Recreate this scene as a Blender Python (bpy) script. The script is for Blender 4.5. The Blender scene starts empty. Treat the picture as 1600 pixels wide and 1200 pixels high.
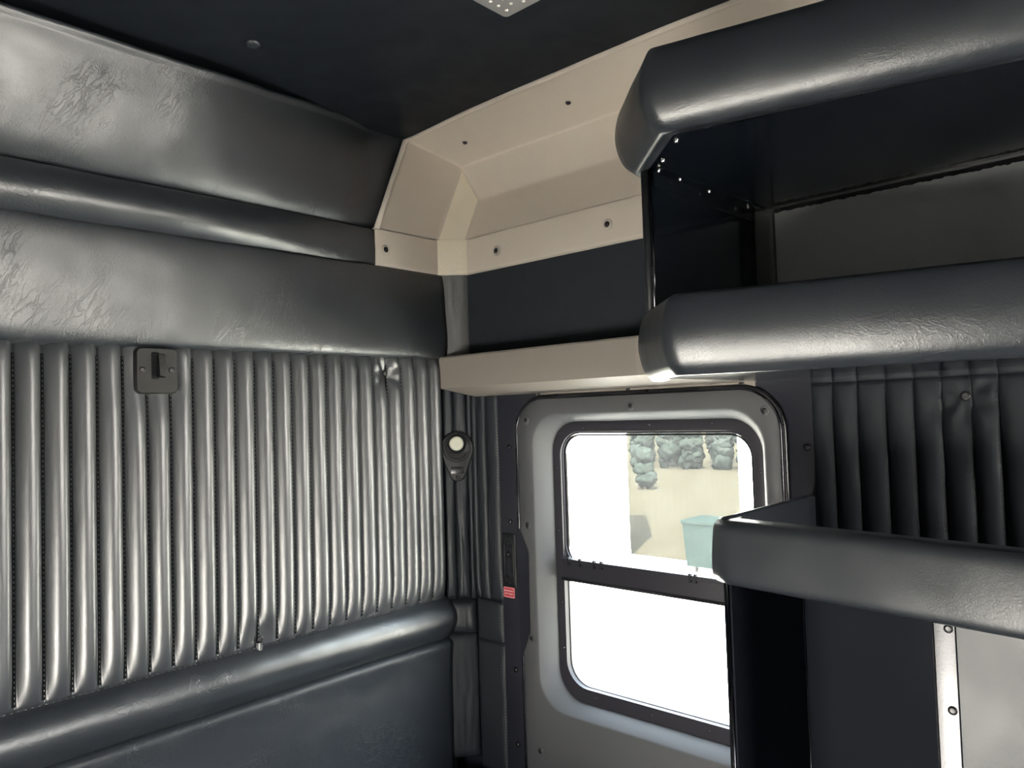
import bpy, bmesh, math, random
from mathutils import Vector, Matrix, noise
random.seed(4)
D = bpy.data
scene = bpy.context.scene
COL = scene.collection
V = Vector

# ------------------------------------------------------------------ camera
cam = D.cameras.new('camera'); co = D.objects.new('camera', cam); COL.objects.link(co)
right = V((0.678, -0.734, -0.031)); fwd = V((0.735, 0.677, 0.040))
right.normalize(); fwd = (fwd - right * fwd.dot(right)).normalized(); up = right.cross(fwd)
m = Matrix((right, up, -fwd)).transposed().to_4x4(); m.translation = V((0, 0, 1.5))
co.matrix_world = m
cam.sensor_fit = 'HORIZONTAL'; cam.sensor_width = 36; cam.lens = 36 * 1180 / 1600
cam.clip_start = 0.02; cam.clip_end = 400
scene.camera = co

# ------------------------------------------------------------------ world, sun, exposure
scene.view_settings.view_transform = 'Standard'
scene.view_settings.look = 'None'
scene.view_settings.exposure = 1.55
scene.view_settings.gamma = 1.0
scene.view_settings.use_curve_mapping = False
w = D.worlds.new('sky'); scene.world = w; w.use_nodes = True
nt = w.node_tree; bg = nt.nodes['Background']
tc = nt.nodes.new('ShaderNodeTexCoord'); sp = nt.nodes.new('ShaderNodeSeparateXYZ')
cr = nt.nodes.new('ShaderNodeValToRGB')
nt.links.new(tc.outputs['Generated'], sp.inputs[0]); nt.links.new(sp.outputs['Z'], cr.inputs[0])
cr.color_ramp.elements[0].position = 0.0; cr.color_ramp.elements[0].color = (1.0, 0.95, 0.86, 1)
cr.color_ramp.elements[1].position = 0.6; cr.color_ramp.elements[1].color = (0.78, 0.88, 1.0, 1)
nt.links.new(cr.outputs[0], bg.inputs[0]); bg.inputs[1].default_value = 10.5
sun = D.lights.new('sun', 'SUN'); so = D.objects.new('sun', sun); COL.objects.link(so)
sun.energy = 40; sun.angle = 0.01; sun.color = (1, 0.93, 0.82)
so.rotation_euler = V((0.5, 0.22, -0.84)).to_track_quat('-Z', 'Y').to_euler()

def portal(name, loc, direction, sx, sy):
    l = D.lights.new(name, 'AREA'); l.shape = 'RECTANGLE'; l.size = sx; l.size_y = sy
    l.cycles.is_portal = True
    o = D.objects.new(name, l); COL.objects.link(o); o.location = loc
    d = V(direction); z = -d; y = V((0, 0, 1)); x = y.cross(z)
    mm = Matrix((x, y, z)).transposed().to_4x4(); mm.translation = loc; o.matrix_world = mm
portal('daylight_windshield', (1.1, -1.93, 1.35), (0, 1, 0), 1.15, 0.85)
portal('daylight_hatch_window', (1.75, 1.1, 1.08), (-1, 0, 0), 0.62, 0.74)
portal('daylight_opposite_opening', (-0.78, .55, .465), (1, 0, 0), .88, .85)  # portal for an added, unseen low opening opposite the shelves
portal('daylight_cab_window_right', (1.75, -1.15, 1.325), (-1, 0, 0), 1.35, .9)

# ------------------------------------------------------------------ materials
def new_mat(name):
    mt = D.materials.new(name); mt.use_nodes = True
    return mt, mt.node_tree, mt.node_tree.nodes['Principled BSDF']

def add_noise(nt, scale, detail=2, dist=0.0, vec=None, rough=0.5):
    n = nt.nodes.new('ShaderNodeTexNoise'); n.inputs['Scale'].default_value = scale
    n.inputs['Detail'].default_value = detail; n.inputs['Distortion'].default_value = dist
    n.inputs['Roughness'].default_value = rough
    nt.links.new(vec, n.inputs['Vector']); return n

def ramp(nt, src, p0, p1, c0=0.0, c1=1.0):
    r = nt.nodes.new('ShaderNodeMapRange'); r.inputs[1].default_value = p0; r.inputs[2].default_value = p1
    r.inputs[3].default_value = c0; r.inputs[4].default_value = c1; r.interpolation_type = 'SMOOTHSTEP'
    nt.links.new(src, r.inputs[0]); return r.outputs[0]

def math_node(nt, op, a, b):
    n = nt.nodes.new('ShaderNodeMath'); n.operation = op
    for i, s in enumerate((a, b)):
        if isinstance(s, (int, float)): n.inputs[i].default_value = s
        else: nt.links.new(s, n.inputs[i])
    return n.outputs[0]

def bump_chain(nt, bsdf, items):
    prev = None
    for h, strength, dist in items:
        b = nt.nodes.new('ShaderNodeBump'); b.inputs['Strength'].default_value = strength
        b.inputs['Distance'].default_value = dist
        nt.links.new(h, b.inputs['Height'])
        if prev: nt.links.new(prev, b.inputs['Normal'])
        prev = b.outputs[0]
    nt.links.new(prev, bsdf.inputs['Normal'])

def leather(name, base, rough, grain=0.25, wrinkle=0.5, patch=0.12, stretch=(1, 1, 1), spec=0.9, rot=0.0, soften=0.25):
    mt, nt, b = new_mat(name)
    b.inputs['Base Color'].default_value = (*base, 1)
    b.inputs['Specular IOR Level'].default_value = spec
    t = nt.nodes.new('ShaderNodeTexCoord'); mp = nt.nodes.new('ShaderNodeMapping')
    mp.vector_type = 'TEXTURE'; mp.inputs['Scale'].default_value = [1 / q for q in stretch]; mp.inputs['Rotation'].default_value = (0, rot, 0)
    nt.links.new(t.outputs['Object'], mp.inputs[0]); v = mp.outputs[0]
    g = add_noise(nt, 300, 4, 0.5, t.outputs['Object'], 0.65)
    c = add_noise(nt, 27, 4, 0.9, v, 0.62)
    ridge = math_node(nt, 'ABSOLUTE', math_node(nt, 'SUBTRACT', c.outputs[0], 0.5), 0)
    crease = ramp(nt, ridge, 0.0, 0.05)
    mask = add_noise(nt, 5.5, 2, 0.3, t.outputs['Object'])
    mk = ramp(nt, mask.outputs[0], 0.46, 0.66)
    cre = math_node(nt, 'MULTIPLY', math_node(nt, 'SUBTRACT', 1.0, crease), mk)
    soft = add_noise(nt, 9, 3, 0.5, t.outputs['Object'])
    r = ramp(nt, soft.outputs[0], 0.3, 0.7, rough - patch * 0.5, rough + patch * 0.5)
    nt.links.new(r, b.inputs['Roughness'])
    items = [(soft.outputs[0], soften * wrinkle, 0.012), (cre, wrinkle, 0.0009)] if wrinkle > 0.05 else []
    bump_chain(nt, b, items + [(g.outputs[0], grain, 0.0009)])
    return mt

def plastic(name, base, rough, grain=0.2, scale=500, spec=0.5, metal=0.0, gdist=0.0006, var=0.04):
    mt, nt, b = new_mat(name)
    b.inputs['Metallic'].default_value = metal
    b.inputs['Specular IOR Level'].default_value = spec
    t = nt.nodes.new('ShaderNodeTexCoord')
    g = add_noise(nt, scale, 3, 0.3, t.outputs['Object'], 0.6)
    s = add_noise(nt, 7, 3, 0.4, t.outputs['Object'])
    mix = nt.nodes.new('ShaderNodeMix'); mix.data_type = 'RGBA'
    mix.inputs['A'].default_value = (*[c * (1 - var) for c in base], 1)
    mix.inputs['B'].default_value = (*[c * (1 + var) for c in base], 1)
    nt.links.new(s.outputs[0], mix.inputs['Factor']); nt.links.new(mix.outputs['Result'], b.inputs['Base Color'])
    r = ramp(nt, s.outputs[0], 0.3, 0.7, rough * 0.9, rough * 1.1)
    nt.links.new(r, b.inputs['Roughness'])
    if grain: bump_chain(nt, b, [(g.outputs[0], grain, gdist)])
    return mt

def textured_plastic(name, base, rough, strength=0.9):
    mt, nt, b = new_mat(name)
    b.inputs['Base Color'].default_value = (*base, 1); b.inputs['Roughness'].default_value = rough
    t = nt.nodes.new('ShaderNodeTexCoord')
    c = add_noise(nt, 62, 3, 2.4, t.outputs['Object'], 0.55)
    ridge = math_node(nt, 'ABSOLUTE', math_node(nt, 'SUBTRACT', c.outputs[0], 0.5), 0)
    cre = ramp(nt, ridge, 0.0, 0.05, 1.0, 0.0)
    g = add_noise(nt, 500, 2, 0.3, t.outputs['Object'])
    bump_chain(nt, b, [(cre, strength, 0.0014), (g.outputs[0], 0.25, 0.0006)])
    return mt

BLK = (0.017, 0.0205, 0.026)
M = {}
M['leather'] = leather('black_vinyl', BLK, 0.35, 0.30, 0.30, 0.08, (1, 1, 1))
M['leather_upper'] = leather('black_vinyl_wrinkled', BLK, 0.39, 0.32, 0.42, 0.08, (1.9, 1, 0.5), 0.9, 0.5, 0.06)
M['leather_corner'] = leather('black_vinyl_corner', BLK, 0.50, 0.30, 0.2, 0.08, (1, 1, 1), 0.40)
M['leather_scuffed'] = leather('black_vinyl_scuffed', BLK, 0.44, 0.35, 0.6, 0.10, (1.2, 1, 1.2), 0.38, 0.4, 0.2)
M['leather_rib'] = leather('black_vinyl_ribs', BLK, 0.45, 0.28, 0.02, 0.05, (1.5, 1.5, 0.8), 1.0)
_b = M['leather_rib'].node_tree.nodes['Principled BSDF']; _b.inputs['Coat Weight'].default_value = 0.7; _b.inputs['Coat Roughness'].default_value = 0.24
_t = M['leather_rib'].node_tree; _t.links.new(_b.inputs['Normal'].links[0].from_socket, _b.inputs['Coat Normal'])
M['leather_matte'] = leather('black_vinyl_matte', (0.018, 0.021, 0.027), 0.62, 0.25, 0.3, 0.1, (1, 1, 1), 0.3)
M['leather_cushion'] = leather('black_vinyl_cushion', BLK, 0.34, 0.32, 0.14, 0.08, (1.2, 0.7, 1.2))
M['ceiling'] = leather('black_headliner', (0.010, 0.0125, 0.0165), 0.55, 0.2, 0.1, 0.1, (1, 1, 1), 0.15)
M['bounce_liner'] = plastic('grey_bounce_liner', (0.17, 0.17, 0.17), 0.7, 0.1)  # grey picked so the unseen opposite wall bounces light inward
M['stitch'] = plastic('grey_thread', (0.16, 0.165, 0.17), 0.6, 0)
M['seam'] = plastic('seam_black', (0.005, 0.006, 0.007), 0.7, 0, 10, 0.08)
M['stitch_dark'] = plastic('dark_thread', (0.035, 0.037, 0.04), 0.6, 0, 10, 0.2)
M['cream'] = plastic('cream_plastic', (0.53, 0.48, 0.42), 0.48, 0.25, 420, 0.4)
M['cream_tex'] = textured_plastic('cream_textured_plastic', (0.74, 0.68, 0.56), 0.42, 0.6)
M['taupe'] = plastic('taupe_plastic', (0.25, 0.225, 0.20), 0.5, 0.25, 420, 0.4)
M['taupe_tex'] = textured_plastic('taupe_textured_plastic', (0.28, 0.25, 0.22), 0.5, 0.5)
M['hatch'] = plastic('grey_hatch_plastic', (0.088, 0.090, 0.096), 0.55, 0.2, 420, 0.3)
M['frame'] = plastic('dark_window_frame', (0.026, 0.025, 0.032), 0.42, 0.1, 400, 0.35)
M['flange'] = plastic('dark_painted_metal', (0.016, 0.017, 0.025), 0.40, 0.08, 400, 0.35)
M['rubber'] = plastic('black_rubber', (0.008, 0.008, 0.010), 0.28, 0.0)
M['black'] = plastic('black_plastic', (0.012, 0.013, 0.015), 0.45, 0.15, 400, 0.3)
M['plate'] = plastic('black_textured_plastic', (0.010, 0.010, 0.010), 0.36, 1.0, 800, 0.35, 0, 0.0009)
M['gloss'] = plastic('black_gloss_laminate', (0.006, 0.008, 0.012), 0.13, 0.05, 60, 0.5, 0, 0.0002)
M['gloss_dark'] = plastic('black_satin_laminate', (0.010, 0.012, 0.017), 0.55, 0.05, 60, 0.03)
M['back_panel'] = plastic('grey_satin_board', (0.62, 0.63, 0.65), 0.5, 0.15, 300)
M['door_panel'] = plastic('grey_brushed_board', (0.058, 0.061, 0.067), 0.45, 0.3, 120)
M['strip_leather'] = leather('grey_vinyl_strip', (0.10, 0.104, 0.104), 0.42, 0.5, 0.4)
M['chrome'] = plastic('chrome', (0.75, 0.74, 0.72), 0.18, 0, 10, 0.5, 1.0)
M['dark_chrome'] = plastic('dark_polished_metal', (0.10, 0.10, 0.11), 0.16, 0, 10, 0.5, 1.0)
M['alu'] = plastic('brushed_aluminium', (0.15, 0.15, 0.155), 0.40, 0.25, 250, 0.5, 1.0)
M['screw_dark'] = plastic('dark_screw', (0.010, 0.010, 0.012), 0.35, 0)
M['lens'] = plastic('frosted_lens', (0.45, 0.45, 0.38), 0.25, 0)
M['lamp_grey'] = plastic('lamp_grey', (0.22, 0.21, 0.21), 0.4, 0.05)
M['white_dot'] = plastic('white_lens_dots', (0.85, 0.84, 0.8), 0.25, 0)
M['red'] = plastic('red_sticker', (0.55, 0.035, 0.05), 0.35, 0)
M['white'] = plastic('white_print', (0.80, 0.78, 0.78), 0.4, 0)
M['white_wall'] = plastic('white_painted_metal', (0.82, 0.81, 0.78), 0.5, 0)
M['concrete'] = plastic('pale_concrete', (0.64, 0.605, 0.54), 0.8, 0.3, 20)
M['field'] = plastic('dry_grass_ground', (0.0135, 0.0125, 0.0088), 0.95, 0.3, 3, 0.0, var=0.3)
M['tree'] = plastic('tree_green', (0.0075, 0.010, 0.0088), 0.95, 0.5, 4, 0.0, var=0.3)
M['bark'] = plastic('bark', (0.05, 0.04, 0.03), 0.9, 0.3, 8)
M['bin'] = plastic('bin_green', (0.006, 0.010, 0.0095), 0.8, 0, 10, 0.0)

def glass_mat():
    mt = D.materials.new('dusty_glass'); mt.use_nodes = True; nt = mt.node_tree
    nt.nodes.clear()
    out = nt.nodes.new('ShaderNodeOutputMaterial')
    tr = nt.nodes.new('ShaderNodeBsdfTransparent'); tr.inputs[0].default_value = (0.80, 0.83, 0.80, 1)
    gl = nt.nodes.new('ShaderNodeBsdfGlossy'); gl.inputs['Roughness'].default_value = 0.02
    ts = nt.nodes.new('ShaderNodeBsdfTranslucent'); ts.inputs[0].default_value = (0.8, 0.82, 0.8, 1)
    t = nt.nodes.new('ShaderNodeTexCoord')
    n1 = add_noise(nt, 260, 2, 0, t.outputs['Object'], 0.7); n2 = add_noise(nt, 18, 4, 0.6, t.outputs['Object'])
    f = math_node(nt, 'MULTIPLY', ramp(nt, n1.outputs[0], 0.5, 0.75), ramp(nt, n2.outputs[0], 0.3, 0.7))
    f = math_node(nt, 'ADD', math_node(nt, 'MULTIPLY', f, 0.045), 0.010)
    m1 = nt.nodes.new('ShaderNodeMixShader'); nt.links.new(f, m1.inputs[0])
    nt.links.new(tr.outputs[0], m1.inputs[1]); nt.links.new(ts.outputs[0], m1.inputs[2])
    m2 = nt.nodes.new('ShaderNodeMixShader'); m2.inputs[0].default_value = 0.04
    nt.links.new(m1.outputs[0], m2.inputs[1]); nt.links.new(gl.outputs[0], m2.inputs[2])
    nt.links.new(m2.outputs[0], out.inputs[0]); return mt
M['glass'] = glass_mat()

# ------------------------------------------------------------------ builders
def link(name, me, mat, parent=None, smooth=True):
    o = D.objects.new(name, me); COL.objects.link(o)
    if mat is not None and not me.materials: me.materials.append(mat)
    if smooth:
        for p in me.polygons: p.use_smooth = True
    if parent is not None:
        o.parent = parent; o.matrix_parent_inverse = ROOTINV[parent.name]
    return o

ROOTINV = {}
def reg(o):
    ROOTINV[o.name] = o_world(o).inverted(); return o
def o_world(o):
    return Matrix.LocRotScale(o.location, o.rotation_euler, None)
def tag(o, label=None, cat=None, group=None, kind=None):
    if label: o['label'] = label
    if cat: o['category'] = cat
    if group: o['group'] = group
    if kind: o['kind'] = kind
    return o
def empty(name, loc, label=None, cat=None, group=None, kind=None):
    o = D.objects.new(name, None); COL.objects.link(o); o.location = loc; o.empty_display_size = 0.05
    reg(o); return tag(o, label, cat, group, kind)

def pym(name, verts, faces, mat, parent=None, smooth=True, fix=True, bevel=0, sharp=None):
    me = D.meshes.new(name); me.from_pydata([tuple(v) for v in verts], [], faces)
    if fix or bevel:
        bm = bmesh.new(); bm.from_mesh(me)
        if bevel:
            bmesh.ops.bevel(bm, geom=[e for e in bm.edges if len(e.link_faces) == 2 and e.calc_face_angle(0) > 0.5],
                            offset=bevel, segments=2, profile=0.6, affect='EDGES')
        if fix: bmesh.ops.recalc_face_normals(bm, faces=bm.faces)
        bm.to_mesh(me); bm.free()
    o = link(name, me, mat, parent, smooth)
    if sharp is not None: me.set_sharp_from_angle(angle=sharp)
    if parent is None: reg(o)
    return o

def box(name, x0, x1, y0, y1, z0, z1, mat, parent=None, bevel=0.0):
    x0, x1 = sorted((x0, x1)); y0, y1 = sorted((y0, y1)); z0, z1 = sorted((z0, z1))
    v = [(x, y, z) for z in (z0, z1) for y in (y0, y1) for x in (x0, x1)]
    f = [(0, 2, 3, 1), (4, 5, 7, 6), (0, 1, 5, 4), (2, 6, 7, 3), (0, 4, 6, 2), (1, 3, 7, 5)]
    return pym(name, v, f, mat, parent, smooth=bevel > 0, bevel=bevel, sharp=0.7 if bevel else None)

def grid(name, fn, nu, nv, mat, parent=None, flip=False, smooth=True, backoff=None, sharp=None):
    """surface from fn(u,v); backoff = vector for a back side that gives it thickness"""
    v = [fn(i / nu, j / nv) for j in range(nv + 1) for i in range(nu + 1)]
    v = [V(p) for p in v]
    W = nu + 1; f = []
    for j in range(nv):
        for i in range(nu):
            q = (j * W + i, j * W + i + 1, (j + 1) * W + i + 1, (j + 1) * W + i)
            f.append(q[::-1] if flip else q)
    if backoff is not None:
        n = len(v); border = ([i for i in range(nu)] + [j * W + nu for j in range(nv)] +
                              [nv * W + i for i in range(nu, 0, -1)] + [j * W for j in range(nv, 0, -1)])
        bo = V(backoff); v += [v[k] + bo for k in border]
        k = len(border)
        for a in range(k):
            b2 = (a + 1) % k
            q = (border[b2], border[a], n + a, n + b2)
            f.append(q[::-1] if flip else q)
    return pym(name, v, f, mat, parent, smooth, fix=False, sharp=sharp)

def loft(name, loops, mat, parent=None, closed=True, caps=(False, False), smooth=True, sharp=None):
    n = len(loops[0]); v = [p for L in loops for p in L]; f = []
    for a in range(len(loops) - 1):
        for i in range(n if closed else n - 1):
            j = (i + 1) % n
            f.append((a * n + i, a * n + j, (a + 1) * n + j, (a + 1) * n + i))
    if caps[0]: f.append(tuple(range(n))[::-1])
    if caps[1]: f.append(tuple((len(loops) - 1) * n + i for i in range(n)))
    return pym(name, v, f, mat, parent, smooth, fix=True, sharp=sharp)

def rr(x, y0, y1, z0, z1, r, k=8):
    """rounded rectangle loop in the plane X = x"""
    pts = []
    for cy, cz, a0 in ((y1 - r, z1 - r, 0), (y0 + r, z1 - r, 90), (y0 + r, z0 + r, 180), (y1 - r, z0 + r, 270)):
        for i in range(k + 1):
            a = math.radians(a0 + 90 * i / k)
            pts.append((x, cy + r * math.cos(a), cz + r * math.sin(a)))
    return pts

def offset_path(path, o, left=True):
    """path offset in plan by o to one side with mitred corners"""
    res = []
    for i, p in enumerate(path):
        ds = []
        if i > 0: ds.append((V(p) - V(path[i - 1])).normalized())
        if i < len(path) - 1: ds.append((V(path[i + 1]) - V(p)).normalized())
        ns = [V((-d.y, d.x)) if left else V((d.y, -d.x)) for d in ds]
        n = sum(ns, V((0, 0))); n.normalize(); c = max(n.dot(ns[0]), 0.4)
        res.append(V(p) + n * (o / c))
    return res

def sweep(name, path, profile, mat, parent=None, left=True, sharp=None, sub=1, wob=0.0):
    """closed profile [(outward, z)] along a plan path"""
    loops = []
    offs = {}
    cols = [offset_path([V(p) for p in path], o, left) for o, z in profile]
    for i in range(len(path)):
        loops.append([V((cols[k][i].x, cols[k][i].y, profile[k][1])) for k in range(len(profile))])
    if sub > 1:
        dense = []
        for i in range(len(loops) - 1):
            L = (V(path[i + 1]) - V(path[i])).length
            n = max(1, int(L / 0.02) if sub > 1 else 1)
            for s in range(n):
                t = s / n
                dense.append([a.lerp(b, t) for a, b in zip(loops[i], loops[i + 1])])
        dense.append(loops[-1]); loops = dense
    if wob:
        for L in loops:
            for p in L:
                nz = noise.noise(p * 9.0) * wob + noise.noise(p * 22.0) * wob * 0.4
                p.x -= nz * 0.9; p.z += nz * 0.4
    return loft(name, loops, mat, parent, True, (True, True), True, sharp)

def tube(name, pts, r, mat, parent=None, closed=False, k=8):
    pts = [V(p) for p in pts]; loops = []
    n = len(pts)
    for i, p in enumerate(pts):
        a = pts[(i - 1) % n] if (closed or i > 0) else p
        b = pts[(i + 1) % n] if (closed or i < n - 1) else p
        d = (b - a).normalized()
        ref = V((1, 0, 0)) if abs(d.x) < 0.8 else V((0, 0, 1))
        u = d.cross(ref).normalized(); w_ = d.cross(u)
        loops.append([p + u * r * math.cos(2 * math.pi * j / k) + w_ * r * math.sin(2 * math.pi * j / k) for j in range(k)])
    if closed:
        loops.append(loops[0])
        return loft(name, loops, mat, parent)
    return loft(name, loops, mat, parent, True, (True, True))

LATHE = {}
def lathe_mesh(key, prof, mat, k=14):
    """profile [(r, h)] around local +Z, shared mesh"""
    if key in LATHE: return LATHE[key]
    v = []; f = []
    for r, h in prof:
        for j in range(k): v.append((r * math.cos(2 * math.pi * j / k), r * math.sin(2 * math.pi * j / k), h))
    for a in range(len(prof) - 1):
        for j in range(k):
            f.append((a * k + j, a * k + (j + 1) % k, (a + 1) * k + (j + 1) % k, (a + 1) * k + j))
    f.append(tuple((len(prof) - 1) * k + j for j in range(k)))
    me = D.meshes.new(key); me.from_pydata(v, [], f); me.materials.append(mat)
    for p in me.polygons: p.use_smooth = True
    me.set_sharp_from_angle(angle=0.9)
    LATHE[key] = me; return me

def place(name, me, loc, normal, parent=None, spin=0.0):
    o = D.objects.new(name, me); COL.objects.link(o)
    q = V(normal).to_track_quat('Z', 'Y').to_matrix() @ Matrix.Rotation(spin, 3, 'Z')
    mm = q.to_4x4(); mm.translation = V(loc)
    o.rotation_euler = q.to_euler(); o.location = loc
    ROOTINV[o.name] = mm.inverted()
    if parent is not None:
        o.parent = parent; o.matrix_parent_inverse = ROOTINV[parent.name]
    return o

S_DARK = lambda s: lathe_mesh('dark_screw_%d' % s, [(s * 1e-4, -0.001), (s * 1e-4, 0.001), (s * .8e-4, 0.0026), (s * .45e-4, 0.0032), (s * .38e-4, 0.0016), (s * .1e-4, 0.0012)], M['screw_dark'])
S_CHROME = lambda s: lathe_mesh('chrome_screw_%d' % s, [(s * 1.25e-4, -0.001), (s * 1.25e-4, 0.0008), (s * .85e-4, 0.001), (s * .8e-4, 0.003), (s * .5e-4, 0.0044), (s * .3e-4, 0.0038), (s * .1e-4, 0.0036)], M['chrome'])
S_WASH = lambda key, mat: lathe_mesh('washer_' + key, [(0.0105, -0.001), (0.0105, 0.0012), (0.0085, 0.003), (0.0062, 0.0032), (0.0055, 0.0018), (0.001, 0.0016)], mat, 20)
S_DOME = lathe_mesh('dome_bolt', [(0.0085, -0.001), (0.0082, 0.002), (0.006, 0.0045), (0.003, 0.0055), (0.0028, 0.0035), (0.0005, 0.0035)], M['screw_dark'])
S_DOT = lathe_mesh('rivet', [(0.0028, -0.001), (0.0028, 0.0006), (0.0018, 0.0016), (0.0004, 0.002)], M['dark_chrome'], 8)

def und(x, z, a=0.002, s=6.0, seed=0.0):
    return a * noise.noise(V((x * s, z * s, seed))) + 0.35 * a * noise.noise(V((x * s * 2.7, z * s * 2.7, seed + 5)))

# ------------------------------------------------------------------ room constants
WX = 1.689; LY = 1.8; CZ = 2.366; X0 = -0.75; Y0 = -1.9

# ================================================================== STRUCTURE
# floor
fl = box('floor', X0 - .05, 1.80, Y0 - .05, LY + .12, -0.05, 0.0, M['leather_matte']); tag(fl, kind='structure')

# ceiling with soft dimples round the button and lamp
BUT = (0.86, 1.566); LAMP = (0.92, 1.177, 0.78, 1.069)
def ceil_fn(u, v):
    x = X0 + u * (1.72 - X0); y = Y0 + v * (LY + 0.02 - Y0)
    z = CZ + und(x, y, 0.003, 2.5, 3.1) - 0.020 * max(0.0, min(1.0, (1.38 - x) / 0.65)) ** 2 * max(0.0, min(1.0, (y - 0.7) / 1.0)) ** 2
    r = math.hypot(x - BUT[0], y - BUT[1]); z += 0.010 * math.exp(-(r / 0.035) ** 2)
    dx = max(LAMP[0] - x, 0, x - LAMP[1]); dy = max(LAMP[2] - y, 0, y - LAMP[3]); r = math.hypot(dx, dy)
    z += 0.012 * math.exp(-(r / 0.04) ** 2)
    return (x, y, z)
cl = grid('ceiling', ceil_fn, 150, 220, M['ceiling'], backoff=(0, 0, 0.05)); tag(cl, kind='structure')
box('roof_panel', X0 - .05, 1.9, Y0 - .05, LY + .12, CZ + 0.06, CZ + 0.10, M['ceiling'], cl)

# back panel of wall_left
wl = box('wall_left', X0 - .05, 1.80, LY + 0.045, LY + 0.12, 0.0, CZ + 0.05, M['leather_matte']); tag(wl, kind='structure')

def sstep(t): t = max(0.0, min(1.0, t)); return t * t * (3 - 2 * t)
def lean_t(x): return sstep((1.38 - x) / 0.65)
def lean(x, z):
    t = lean_t(x)
    if z < 1.68: return 0.0
    if z < 1.95: return t * 0.038 * (z - 1.68) / 0.27
    if z < 2.066: return t * (0.038 + 0.012 * (z - 1.95) / 0.116)
    return t * (0.050 + 0.080 * (z - 2.066) / 0.30)
def leaned(x, y, z):
    l = lean(x, z)
    return (x, y - l, 1.5 + (z - 1.5) * (LY - l) / LY)
def upper_tilt(x, z):
    t = max(0, min(1, (1.40 - x) / 0.55)); t = t * t * (3 - 2 * t)
    return 0.055 * t * max(0, (z - 2.06) / 0.31)
def upper_fn(u, v):
    x = X0 + u * (1.53 - X0); z = 2.066 + v * (CZ + 0.016 - 2.066)
    d = und(x, z, 0.005, 5, 1.0)
    e = min(v, 1) ; d += 0.022 * (1 - math.exp(-v / 0.07)) - 0.012
    d += 0.004 * math.sin(math.pi * v)
    if v > 0.93: d += 0.004 * math.sin(math.pi * (v - 0.93) / 0.07)
    return leaned(x, LY - d + (0.022 if x > 1.36 else 0.022 * max(0, (x - 1.26) / 0.1)), z)
grid('upper_panel', upper_fn, 130, 44, M['leather_upper'], wl, backoff=(0, 0.05, 0))

def roll_fn(x0, x1, z0, z1, depth, base, seed, skew=0.0, amp=0.002, taper=False):
    def fn(u, v):
        x = x0 + u * (x1 - x0); z = z0 + v * (z1 - z0)
        s = math.sin(math.pi * min(1, max(0, v))) ** 0.75
        s *= 1 + skew * (0.5 - v)
        if taper: s *= 0.32 + 0.68 * max(0, min(1, (1.365 - x) / 0.5))
        return leaned(x, LY - base - depth * s - und(x, z, amp, 9, seed), z)
    return fn
grid('roll', roll_fn(X0, 1.40, 1.944, 2.066, 0.036, -0.004, 2.0, 0.5, 0.002, True), 130, 22, M['leather'], wl, backoff=(0, 0.05, 0))
def mid_fn(u, v):
    x = X0 + u * (1.626 - X0); z = 1.676 + v * (1.952 - 1.676)
    d = 0.016 * (1 - math.exp(-v / 0.05)) * (1 - 0.75 * math.exp(-(1 - v) / 0.10)) + 0.004 * (1 - v) + und(x, z, 0.0035, 5, 4.0)
    if v < 0.03: d -= 0.010 * (1 - v / 0.03)
    return leaned(x, LY - d - 0.006, z)
grid('middle_panel', mid_fn, 130, 36, M['leather_upper'], wl, backoff=(0, 0.05, 0))

# ---- vertical ribs
PITCH = 0.0531; RX0 = 0.443; ZB = 0.929; ZT = 1.688
PINCH = [(0.724, 1.625, 0.060, 0.75), (1.394, 1.634, 0.035, 0.95), (0.977, 0.952, 0.030, 0.95)]
def soft_depth(x, z):
    k = 1.0; extra = 0.0
    for px, pz, s, a in PINCH:
        r2 = ((x - px) ** 2 + ((z - pz) * 0.9) ** 2) / (s * s)
        k *= 1 - a * math.exp(-r2 * 0.7)
    px, pz = 1.394, 1.634
    r = math.hypot(x - px, z - pz)
    if r < 0.12:
        th = math.atan2(z - pz, x - px)
        extra = 0.0045 * math.cos(7 * th + 0.6) * math.exp(-((r - 0.028) / 0.024) ** 2)
    return k, extra
def rib_mesh(k):
    x0 = RX0 + (k - 0) * PITCH; x1 = x0 + PITCH
    x1 = min(x1, 1.622)
    nu, nv = 18, 70
    skew = random.uniform(-0.04, 0.04)
    def fn(u, v):
        z = ZB + v * (ZT - ZB)
        bend = 0.003 * noise.noise(V((k * 3.1, z * 2.0, 0)))
        x = x0 + u * (x1 - x0) + bend * math.sin(math.pi * u)
        u = min(1.0, max(0.0, (u - 0.055) / 0.89)) ** 1.4
        prof = (1 - abs(2 * u - 1 + skew * math.sin(math.pi * u)) ** 2.3)
        prof = max(0, prof) ** 0.60
        end = 1 - 0.55 * math.exp(-(1 - v) * (ZT - ZB) / 0.018)
        end *= 1 - 0.90 * math.exp(-v * (ZT - ZB) / 0.030)
        kk, ex = soft_depth(x, z)
        d = 0.0225 * prof * end * kk + ex * (0.3 + 0.7 * prof)
        d += und(x, z * 0.6, 0.0008, 14, k * 0.7) * prof
        return (x, LY - d, z)
    return fn, nu, nv
ribs = []
for k in range(-22, 23):
    if RX0 + k * PITCH > 1.61: continue
    fn, nu, nv = rib_mesh(k)
    if k < -8: nv = 24
    ribs.append(grid('rib', fn, nu, nv, M['leather_rib'], wl, backoff=(0, 0.012, 0)))
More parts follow.
